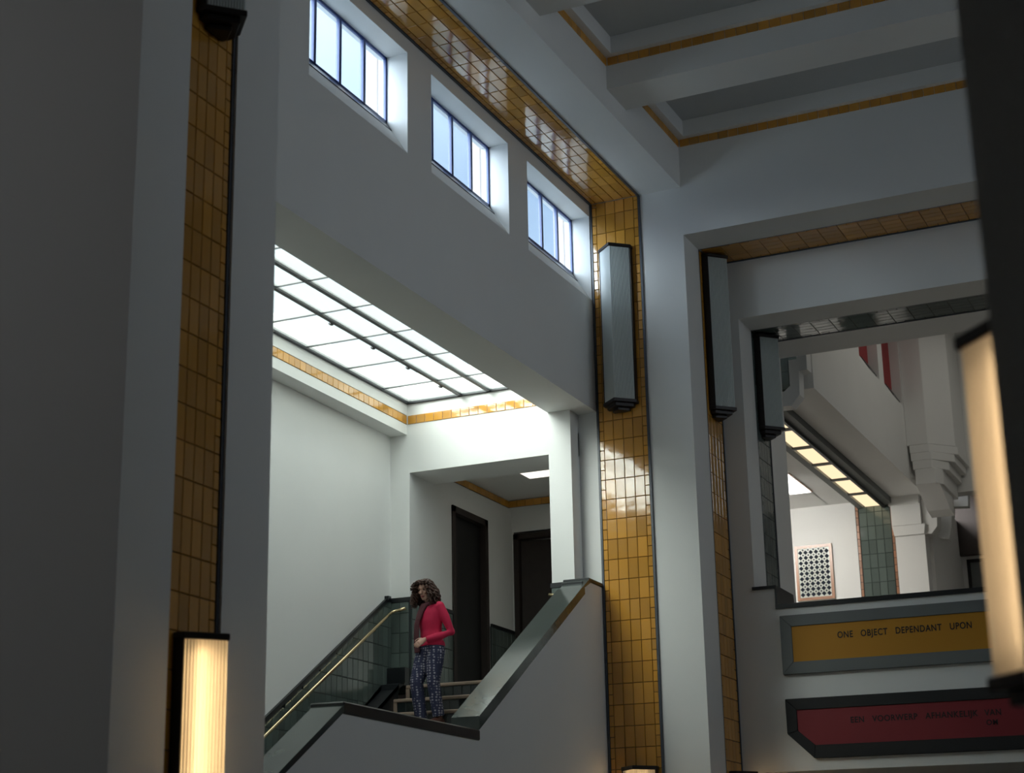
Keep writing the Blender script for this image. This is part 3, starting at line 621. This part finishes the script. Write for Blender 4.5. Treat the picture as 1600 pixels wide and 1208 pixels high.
# lozenge lattice panel
lp = thing('tile_panel', (-7.96, 31.0, 5.5), 'lattice panel of dark lozenge tiles in a terracotta border on the white gallery wall', 'panel')
MB().box(-8.31, -7.63, 30.975, 31.0, 5.50, 6.505).build('backing', GRILLE, lp)
for x0, x1, z0, z1 in ((-8.31, -8.26, 5.5, 6.505), (-7.682, -7.63, 5.5, 6.505), (-8.26, -7.682, 6.45, 6.505), (-8.26, -7.682, 5.5, 5.55)):
    MB().box(x0, x1, 30.96, 30.98, z0, z1).build('border', TERRA, lp)
pit = 0.0965
lz = bpy.data.meshes.new('lozenge'); r_ = 0.036
lz.from_pydata([(-r_, 0, 0), (0, 0, -r_), (r_, 0, 0), (0, 0, r_), (-r_, -.008, 0), (0, -.008, -r_), (r_, -.008, 0), (0, -.008, r_)], [], [(7, 6, 5, 4), (0, 1, 5, 4), (1, 2, 6, 5), (2, 3, 7, 6), (3, 0, 4, 7)]); lz.materials.append(NAVYTILE)
rg = MB(); ro, ri = 0.036, 0.021
rv = [(rr * math.cos(math.pi / 4 * k), y, rr * math.sin(math.pi / 4 * k)) for y in (0, -.014) for rr in (ro, ri) for k in range(8)]
rg.add(rv, [f for k in range(8) for f in ((16 + k, 16 + (k + 1) % 8, 24 + (k + 1) % 8, 24 + k), (k, (k + 1) % 8, 16 + (k + 1) % 8, 16 + k), (8 + k, 8 + (k + 1) % 8, 24 + (k + 1) % 8, 24 + k))])
rgm = rg.mesh('ring', GRILLE)
for i in range(6):
    for j in range(9):
        for kind, dx in ((0, 0.0), (1, pit / 2)):
            for me, dz in ((lz, 0.0 if kind == 0 else pit / 2),):
                x = -8.21 + i * pit + dx; z = 5.605 + j * pit + dz
                if x > -7.70 or z > 6.44: continue
                o = bpy.data.objects.new('lozenge', me); link(o, lp); o.location = Vector((x, 30.974, z)) - lp.location; o.scale = (1.18, 1, 1.18) if kind == 0 else (0.5, 1, 0.5)
        if i < 6:
            x = -8.21 + i * pit; z = 5.605 + j * pit
            if x + pit / 2 < -7.70 and (i + j) % 1 == 0:
                o = bpy.data.objects.new('ring', rgm); link(o, lp); o.location = Vector((x + pit / 2, 30.974, z + pit / 2)) - lp.location
# column, capital and brackets
co = thing('column', (-6.22, 31.0, UP), 'square white column with stepped capital beside the green tiles', 'column')
MB().box(-6.477, -5.96, 30.95, 31.4, UP, 6.52).build('shaft', PLASTER, co)
MB().prism([(-6.477, 6.50), (-5.96, 6.50), (-5.93, 6.68), (-6.51, 6.68)], 'y', 30.9, 31.4).build('capital_block', PLASTER, co)
MB().box(-6.505, -5.99, 30.88, 31.4, 6.68, 7.05).build('capital_block', PLASTER, co)
MB().box(-6.535, -6.005, 30.85, 31.4, 7.05, 7.31).build('capital_block', PLASTER, co)
MB().prism([(-5.97, 6.50), (-5.84, 6.50), (-5.737, 6.62), (-5.706, 6.976), (-5.60, 6.99), (-5.592, 7.6), (-5.97, 7.6)], 'y', 30.96, 31.3).build('stepped_corbel', PLASTER, co)
ob = thing('stepped_corbel', (-5.7, 32.0, 6.4), 'stepped white corbel deeper inside the arched opening', 'corbel')
MB().prism([(-5.97, 6.62), (-5.72, 6.56), (-5.66, 6.80), (-5.60, 7.3), (-5.97, 7.3)], 'y', 31.9, 32.2).build('lower_step', PLASTER, ob)
MB().prism([(-5.97, 7.2), (-5.35, 7.15), (-5.30, 7.95), (-5.97, 7.95)], 'y', 32.0, 32.2).build('upper_step', PLASTER, ob)
# corner bracket carrying the projecting pier
br = thing('corner_bracket', (-5.5, 29.9, 7.1), 'stepped half octagonal corner bracket under the projecting gallery pier', 'bracket')
def oct_(x0, x1, x2, d, z0, z1, name):
    MB().prism([(x0, 29.7), (x1, 29.7), (x2, 29.7 + d), (x2, 31.14), (x0, 31.14)], 'z', z0, z1).build(name, PLASTER, br, bevel=0.008)
oct_(XU + 0.002, -5.53, -5.15, 0.42, 7.80, TOP - 0.005, 'pier')
steps = [(-5.85, -5.525, -5.12, 0.46, 7.66, 7.80), (-5.84, -5.50, -5.18, 0.40, 7.52, 7.66), (-5.82, -5.50, -5.27, 0.33, 7.37, 7.52), (-5.79, -5.46, -5.36, 0.2, 7.10, 7.37)]
for i, q in enumerate(steps): oct_(*q, 'bracket_step')
MB().prism([(29.72, 7.10), (30.84, 7.10), (30.84, 6.75), (30.5, 6.8)], 'x', -5.79, -5.40).build('bracket_foot', PLASTER, br)
# near corbel seen past the portal jamb
nc = thing('stepped_corbel', (-6.2, 23.8, 6.99), 'stepped white corbel just behind the inner portal jamb', 'corbel')
q = 0.984
MB().prism([(x * q, z * q) for x, z in ((-6.42, 7.0), (-6.24, 6.99), (-6.106, 7.14), (-6.094, 7.49), (-5.976, 7.50), (-5.97, 8.2), (-6.12, 8.2), (-6.12, 7.67), (-6.237, 7.67), (-6.238, 7.285), (-6.42, 7.14))], 'y', 23.21, 23.45).build('corbel_face', PLASTER, nc)
gb = MB().box(-7.0, -6.08, 23.49, 23.555, 7.205, 8.4).build('void_shade_backing', GROUTG, nc)  # dark backing and tiles stand in for the shade of the void
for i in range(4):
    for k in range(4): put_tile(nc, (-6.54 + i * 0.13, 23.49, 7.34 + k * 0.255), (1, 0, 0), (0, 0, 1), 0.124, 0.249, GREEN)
# dark door beyond the gallery
gd = thing('door_3', (-5.55, 33.9, UP), 'dark door far beyond the arched opening of the gallery', 'door', kind='structure')
MB().box(-6.16, -5.92, 32.0, 33.9, UP, 6.75).build('leaf', DARKWOOD, gd)
MB().box(-6.2, -4.2, 33.85, 33.98, 6.62, 7.95).build('shade_panel', DARKWOOD, gd)  # dark panel added to stand in for shade in the far opening
pf = thing('picture_frame', (-5.5, 33.95, 5.5), 'dark framed picture on the far wall beyond the arched opening', 'picture')
for x0, x1, z0, z1 in ((-5.80, -5.74, 5.4, 6.55), (-4.9, -4.84, 5.4, 6.55), (-5.80, -4.84, 6.49, 6.55), (-5.80, -4.84, 5.4, 5.46)):
    MB().box(x0, x1, 33.93, 33.99, z0, z1).build('frame_side', BLACKDOOR, pf)
MB().box(-5.75, -4.88, 33.965, 33.99, 5.45, 6.5).build('picture_sheet', GREYFR, pf)

# ------------------------------------------------------------------ the woman on the stairs
SKIN = mat('skin', (0.55, 0.32, 0.24), 0.5); HAIRM = mat('auburn_brown_hair', (0.062, 0.026, 0.017), 0.45, noise=0.4, nscale=30)
SWEAT = mat('crimson_knit', (0.55, 0.010, 0.065), 0.8, noise=0.1, nscale=60, bump=0.2, bscale=150)
SCARF = mat('maroon_scarf', (0.085, 0.022, 0.03), 0.85, noise=0.4, nscale=25)
BOOT = mat('brown_leather', (0.10, 0.032, 0.022), 0.4)
LIP = mat('lips', (0.40, 0.10, 0.10), 0.4); EYEM = mat('dark_eye', (0.02, 0.015, 0.012), 0.2); WHITE_EYE = mat('eye_white', (0.6, 0.56, 0.52), 0.3)
PANTS = mat('navy_patterned_cotton', (0.022, 0.026, 0.07), 0.8)
n = PANTS.node_tree.nodes; L = PANTS.node_tree.links
t = n.new('ShaderNodeTexCoord'); mp = n.new('ShaderNodeMapping'); mp.inputs['Scale'].default_value = (26, 26, 32)
vo = n.new('ShaderNodeTexVoronoi'); vo.inputs['Scale'].default_value = 1.0; vo.inputs['Randomness'].default_value = 0.35
cr = n.new('ShaderNodeValToRGB'); cr.color_ramp.elements[0].position = 0.20; cr.color_ramp.elements[0].color = (0.34, 0.32, 0.38, 1)
cr.color_ramp.elements[1].position = 0.42; cr.color_ramp.elements[1].color = (0.022, 0.026, 0.07, 1)
L.new(t.outputs['Object'], mp.inputs[0]); L.new(mp.outputs[0], vo.inputs['Vector']); L.new(vo.outputs['Distance'], cr.inputs[0]); L.new(cr.outputs[0], n['Principled BSDF'].inputs['Base Color'])

def remeshed(name, mb, m, parent, voxel, smooth=4):
    me = mb.mesh(name, m, fix=True); o = bpy.data.objects.new(name, me); COL.objects.link(o)
    r = o.modifiers.new('r', 'REMESH'); r.mode = 'VOXEL'; r.voxel_size = voxel; r.use_smooth_shade = True
    s = o.modifiers.new('s', 'SMOOTH'); s.iterations = smooth; s.factor = 0.5
    dg = bpy.context.evaluated_depsgraph_get(); new = bpy.data.meshes.new_from_object(o.evaluated_get(dg))
    o.modifiers.clear(); o.data = new; new.name = name
    if not new.materials: new.materials.append(m)
    o.parent = parent; return o
V = Vector
woman = thing('person', (-9.53, 18.73, 2.214), 'woman in a crimson sweater, maroon scarf and navy patterned trousers walking down the stairs', 'person', math.atan2(-0.88, -0.47))
LY = (0, 1, 0)
torso = [((0.0, 0, 0.86), (0.165, 0.115)), ((0.0, 0, 0.95), (0.178, 0.125)), ((0.005, 0, 1.05), (0.155, 0.105)), ((0.01, 0, 1.13), (0.148, 0.10)), ((0.02, 0, 1.24), (0.160, 0.118)), ((0.015, 0, 1.33), (0.175, 0.115)), ((0.01, 0, 1.40), (0.165, 0.095)), ((0.012, 0, 1.45), (0.09, 0.065))]
armL = [((0.0, 0.165, 1.405), 0.052), ((-0.05, 0.205, 1.28), 0.047), ((-0.12, 0.235, 1.10), 0.038), ((0.02, 0.20, 1.04), 0.036), ((0.17, 0.12, 1.00), 0.027)]
armR = [((0.0, -0.165, 1.405), 0.052), ((-0.03, -0.20, 1.28), 0.047), ((-0.08, -0.22, 1.12), 0.038), ((-0.03, -0.225, 1.0), 0.035), ((0.0, -0.22, 0.89), 0.027)]
legL = [((0.0, 0.085, 0.90), 0.092), ((0.02, 0.09, 0.75), 0.082), ((0.045, 0.09, 0.50), 0.056), ((0.02, 0.09, 0.36), 0.053), ((-0.03, 0.09, 0.10), 0.036)]
legR = [((0.02, -0.085, 0.90), 0.095), ((0.08, -0.088, 0.74), 0.086), ((0.165, -0.09, 0.50), 0.060), ((0.14, -0.088, 0.34), 0.056), ((0.10, -0.085, 0.06), 0.036)]
def loft(mb, pts, g=0.0, n=14):
    mb.tube([p for p, r in pts], [((r[0] + g, r[1] + g) if isinstance(r, tuple) else r + g) for p, r in pts], n, lat=LY)
# one continuous body
b = MB(); loft(b, torso, 0, 20)
for l in (armL, armR, legL, legR): loft(b, l); b.ball(l[0][0], l[0][1] if isinstance(l[0][1], float) else 0.05); b.ball(l[2][0], l[2][1])
b.tube([(0.012, 0, 1.42), (0.04, 0, 1.50), (0.07, 0, 1.57)], [0.056, 0.050, 0.052], 12)
HC = V((0.092, 0, 1.625)); tilt = Matrix.Rotation(math.radians(20), 3, 'Y') @ Matrix.Rotation(0.0, 3, 'Z')
def H(x, y, z): return HC + Matrix.Rotation(math.radians(22), 3, 'Z') @ (tilt @ V((x, y, z)))
hd = MB()
rings = [(-0.115, 0.035, 0.030, 0.045), (-0.100, 0.045, 0.045, 0.040), (-0.070, 0.060, 0.056, 0.026), (-0.03, 0.080, 0.066, 0.010), (0.02, 0.092, 0.073, 0.0), (0.06, 0.090, 0.073, -0.006), (0.09, 0.074, 0.062, -0.010), (0.108, 0.045, 0.04, -0.010), (0.115, 0.01, 0.01, -0.010)]
vs = []
for z, a, w, cx in rings:
    for k in range(16):
        an = 2 * math.pi * k / 16; vs.append(H(cx + a * math.cos(an), w * math.sin(an), z))
fs = [(i * 16 + k, i * 16 + (k + 1) % 16, (i + 1) * 16 + (k + 1) % 16, (i + 1) * 16 + k) for i in range(len(rings) - 1) for k in range(16)]
fs += [tuple(range(15, -1, -1)), tuple((len(rings) - 1) * 16 + k for k in range(16))]
b.add(vs, fs)
b.tube([H(0.086, 0, 0.022), H(0.100, 0, 0.0), H(0.116, 0, -0.022), H(0.100, 0, -0.034)], [0.008, 0.010, 0.014, 0.010], 8)   # nose
b.tube([H(0.083, -0.045, 0.034), H(0.093, -0.02, 0.036), H(0.094, 0.02, 0.036), H(0.083, 0.045, 0.034)], 0.008, 8)          # brow ridge
b.ball(H(0.072, 0, -0.098), (0.02, 0.022, 0.018))
for s in (-1, 1):
    b.ball(H(0.072, 0.036 * s, -0.02), (0.02, 0.02, 0.018)); b.ball(H(0.0, 0.074 * s, -0.005), (0.018, 0.008, 0.03))
# hands: palm, four fingers and a thumb each
def hand(mb, wrist, d, nrm, side, curl):
    wrist, d, nrm = V(wrist), V(d).normalized(), V(nrm).normalized(); a = d.cross(nrm).normalized() * side; nrm = a.cross(d) * side
    mb.tube([wrist - d * 0.02, wrist + d * 0.02, wrist + d * 0.055, wrist + d * 0.085], [(0.024, 0.020), (0.034, 0.016), (0.040, 0.015), (0.038, 0.013)], 12, lat=a)
    for i, (o, L) in enumerate(((0.029, 0.068), (0.010, 0.078), (-0.010, 0.072), (-0.029, 0.056))):
        p = wrist + d * 0.075 + a * o; pts = [p]; dd = d.copy()
        for k, f in enumerate((0.45, 0.32, 0.26)):
            ang = curl * (0.5 + 0.6 * k); dd = (d * math.cos(ang) - nrm * math.sin(ang)); p = p + dd * L * f; pts.append(p)
        mb.tube(pts, [0.0092, 0.0088, 0.008, 0.0065], 8)
    p = wrist + d * 0.02 + a * 0.03
    mb.tube([p, p + a * 0.022 + d * 0.025 - nrm * 0.01, p + a * 0.03 + d * 0.055 - nrm * 0.022, p + a * 0.022 + d * 0.078 - nrm * 0.03], [0.013, 0.0115, 0.010, 0.0075], 8)
hand(b, (0.185, 0.11, 0.995), (0.80, -0.25, -0.55), (0.35, 0.85, 0.35), 1, 0.55)
hand(b, (0.0, -0.22, 0.875), (0.15, 0.05, -1), (0, -1, 0), 1, 0.4)
body = remeshed('body', b, SKIN, woman, 0.0055, 3)
# clothes
s = MB(); loft(s, [(p, (r[0] + 0.012, r[1] + 0.012)) for p, r in torso[1:]], 0.0, 24)
for l in (armL, armR): loft(s, [(p, r + 0.012) for p, r in l], 0, 12); s.ball(l[0][0], 0.066); s.ball(l[2][0], 0.05)
for q in (0.062, -0.062): s.tube([(0.03, q, 1.36), (0.075, q, 1.30), (0.082, q * 0.95, 1.25), (0.03, q, 1.15)], [0.03, 0.055, 0.062, 0.03], 14, lat=LY)
s.tube([(0.0, 0, 0.935), (0.0, 0, 0.985)], [(0.198, 0.146), (0.19, 0.137)], 28, lat=LY)
sw = remeshed('sweater', s, SWEAT, woman, 0.010, 9)
p_ = MB(); p_.tube([(0.0, 0, 0.80), (0.0, 0, 0.86), (0.0, 0, 0.96), (0.004, 0, 1.02)], [(0.165, 0.11), (0.185, 0.135), (0.183, 0.135), (0.165, 0.115)], 24, lat=LY)
for l in (legL, legR): loft(p_, [(q, r + (0.024 if r > 0.05 else 0.038)) for q, r in l], 0, 14); p_.ball(l[0][0], 0.112)
tr_ = remeshed('trousers', p_, PANTS, woman, 0.010, 4)
bo = MB()
def boot(mb, ank, toe_dir, drop):
    a = V(ank); t = V(toe_dir).normalized()
    mb.tube([a + V((0.0, 0, 0.13)), a + V((0, 0, 0.03)), a + V((0, 0, -0.03))], [0.060, 0.050, 0.048], 12)
    mb.tube([a - t * 0.065 + V((0, 0, -0.06)), a - t * 0.02 + V((0, 0, -0.05)), a + t * 0.06 + V((0, 0, -0.055)), a + t * 0.13 + V((0, 0, -0.068)), a + t * 0.175 + V((0, 0, -0.074))],
            [(0.034, 0.038), (0.040, 0.050), (0.044, 0.040), (0.042, 0.026), (0.022, 0.016)], 12, lat=LY)
    mb.tube([a - t * 0.05 + V((0, 0, -0.05)), a - t * 0.05 + V((0, 0, -0.098))], [0.034, 0.030], 10)
boot(bo, (-0.03, 0.09, 0.10), (1, 0.12, 0), 0); remeshed('boot', bo, BOOT, woman, 0.008, 2)
bo = MB(); boot(bo, (0.10, -0.085, 0.06), (1, -0.1, -0.55), 0); remeshed('boot', bo, BOOT, woman, 0.008, 2)
# scarf: loop round the neck and a hanging end
sc = MB(); pts = [(0.05 * math.cos(a) * 1.5 + 0.03, 0.085 * math.sin(a), 1.475 - 0.05 * math.cos(a)) for a in [2 * math.pi * k / 14 for k in range(14)]]
sc.tube(pts + pts[:2], [(0.036 + 0.006 * math.sin(k * 2.1), 0.03) for k in range(16)], 10)
sc.tube([(0.11, -0.02, 1.43), (0.155, -0.035, 1.33), (0.185, -0.05, 1.20), (0.185, -0.06, 1.05), (0.175, -0.065, 0.93), (0.17, -0.065, 0.86)], [(0.04, 0.03), (0.045, 0.024), (0.05, 0.02), (0.052, 0.018), (0.055, 0.018), (0.058, 0.016)], 12, lat=LY)
sc.tube([(0.11, 0.03, 1.44), (0.15, 0.01, 1.36), (0.175, -0.02, 1.25)], [(0.04, 0.03), (0.04, 0.024), (0.035, 0.02)], 12, lat=LY)
remeshed('scarf', sc, SCARF, woman, 0.008, 2)
# face details
for q in (-1, 1):
    f = MB(); f.ball(H(0.083, 0.031 * q, 0.016), (0.009, 0.013, 0.006)); f.build('eye', EYEM, woman, local=True, smooth=True)
    f = MB(); f.tube([H(0.082, 0.05 * q, 0.036), H(0.094, 0.032 * q, 0.043), H(0.097, 0.014 * q, 0.040)], 0.0045, 6)
    f.build('eyebrow', HAIRM, woman, local=True, smooth=True)
f = MB(); f.tube([H(0.085, -0.024, -0.062), H(0.097, -0.008, -0.059), H(0.097, 0.008, -0.059), H(0.085, 0.024, -0.062)], [0.004, 0.007, 0.007, 0.004], 8)
f.tube([H(0.085, -0.022, -0.064), H(0.095, 0, -0.070), H(0.085, 0.022, -0.064)], [0.003, 0.007, 0.003], 8); f.build('lips', LIP, woman, local=True, smooth=True)
# curly shoulder-length hair
hm = MB(); hr_ = random.Random(3)
hm.ball(H(-0.022, 0, 0.030), (0.105, 0.092, 0.105), 18, 12)
for k in range(300):
    th = hr_.uniform(0.22 * math.pi, 1.78 * math.pi); ph = hr_.uniform(0.05, 1.25)
    if hr_.random() < 0.08: th = hr_.uniform(-0.22, 0.22) * math.pi; ph = hr_.uniform(1.05, 1.35)
    base = V((math.cos(th) * math.cos(ph) * 0.100 - 0.015, math.sin(th) * math.cos(ph) * 0.088, 0.035 + math.sin(ph) * 0.090))
    outd = V((math.cos(th), math.sin(th), 0)); Lh = hr_.uniform(0.19, 0.28) if abs(th - math.pi) < 2.2 else hr_.uniform(0.03, 0.06)
    p0 = H(*base); pts = []; ph0 = hr_.uniform(0, 6.28); rad = hr_.uniform(0.012, 0.024); nst = 20
    od = Matrix.Rotation(math.radians(22), 3, 'Z') @ (tilt @ outd); od.z = 0
    for i in range(nst):
        q = i / (nst - 1); flare = 0.068 * math.sin(q * 2.3) * (0.7 + 0.5 * math.cos(ph))
        c = p0 + od * flare + V((0, 0, -Lh * q * (0.35 + 0.65 * q) if ph > 0.8 else -Lh * q))
        aa = ph0 + q * 17; pts.append(c + V((math.cos(aa), math.sin(aa), 0.3 * math.sin(aa))) * rad * (0.4 + 0.6 * q))
    hm.tube(pts, [0.011 - 0.006 * i / nst for i in range(nst)], 5)
hm.build('hair', HAIRM, woman, local=True, smooth=True, fix=False)
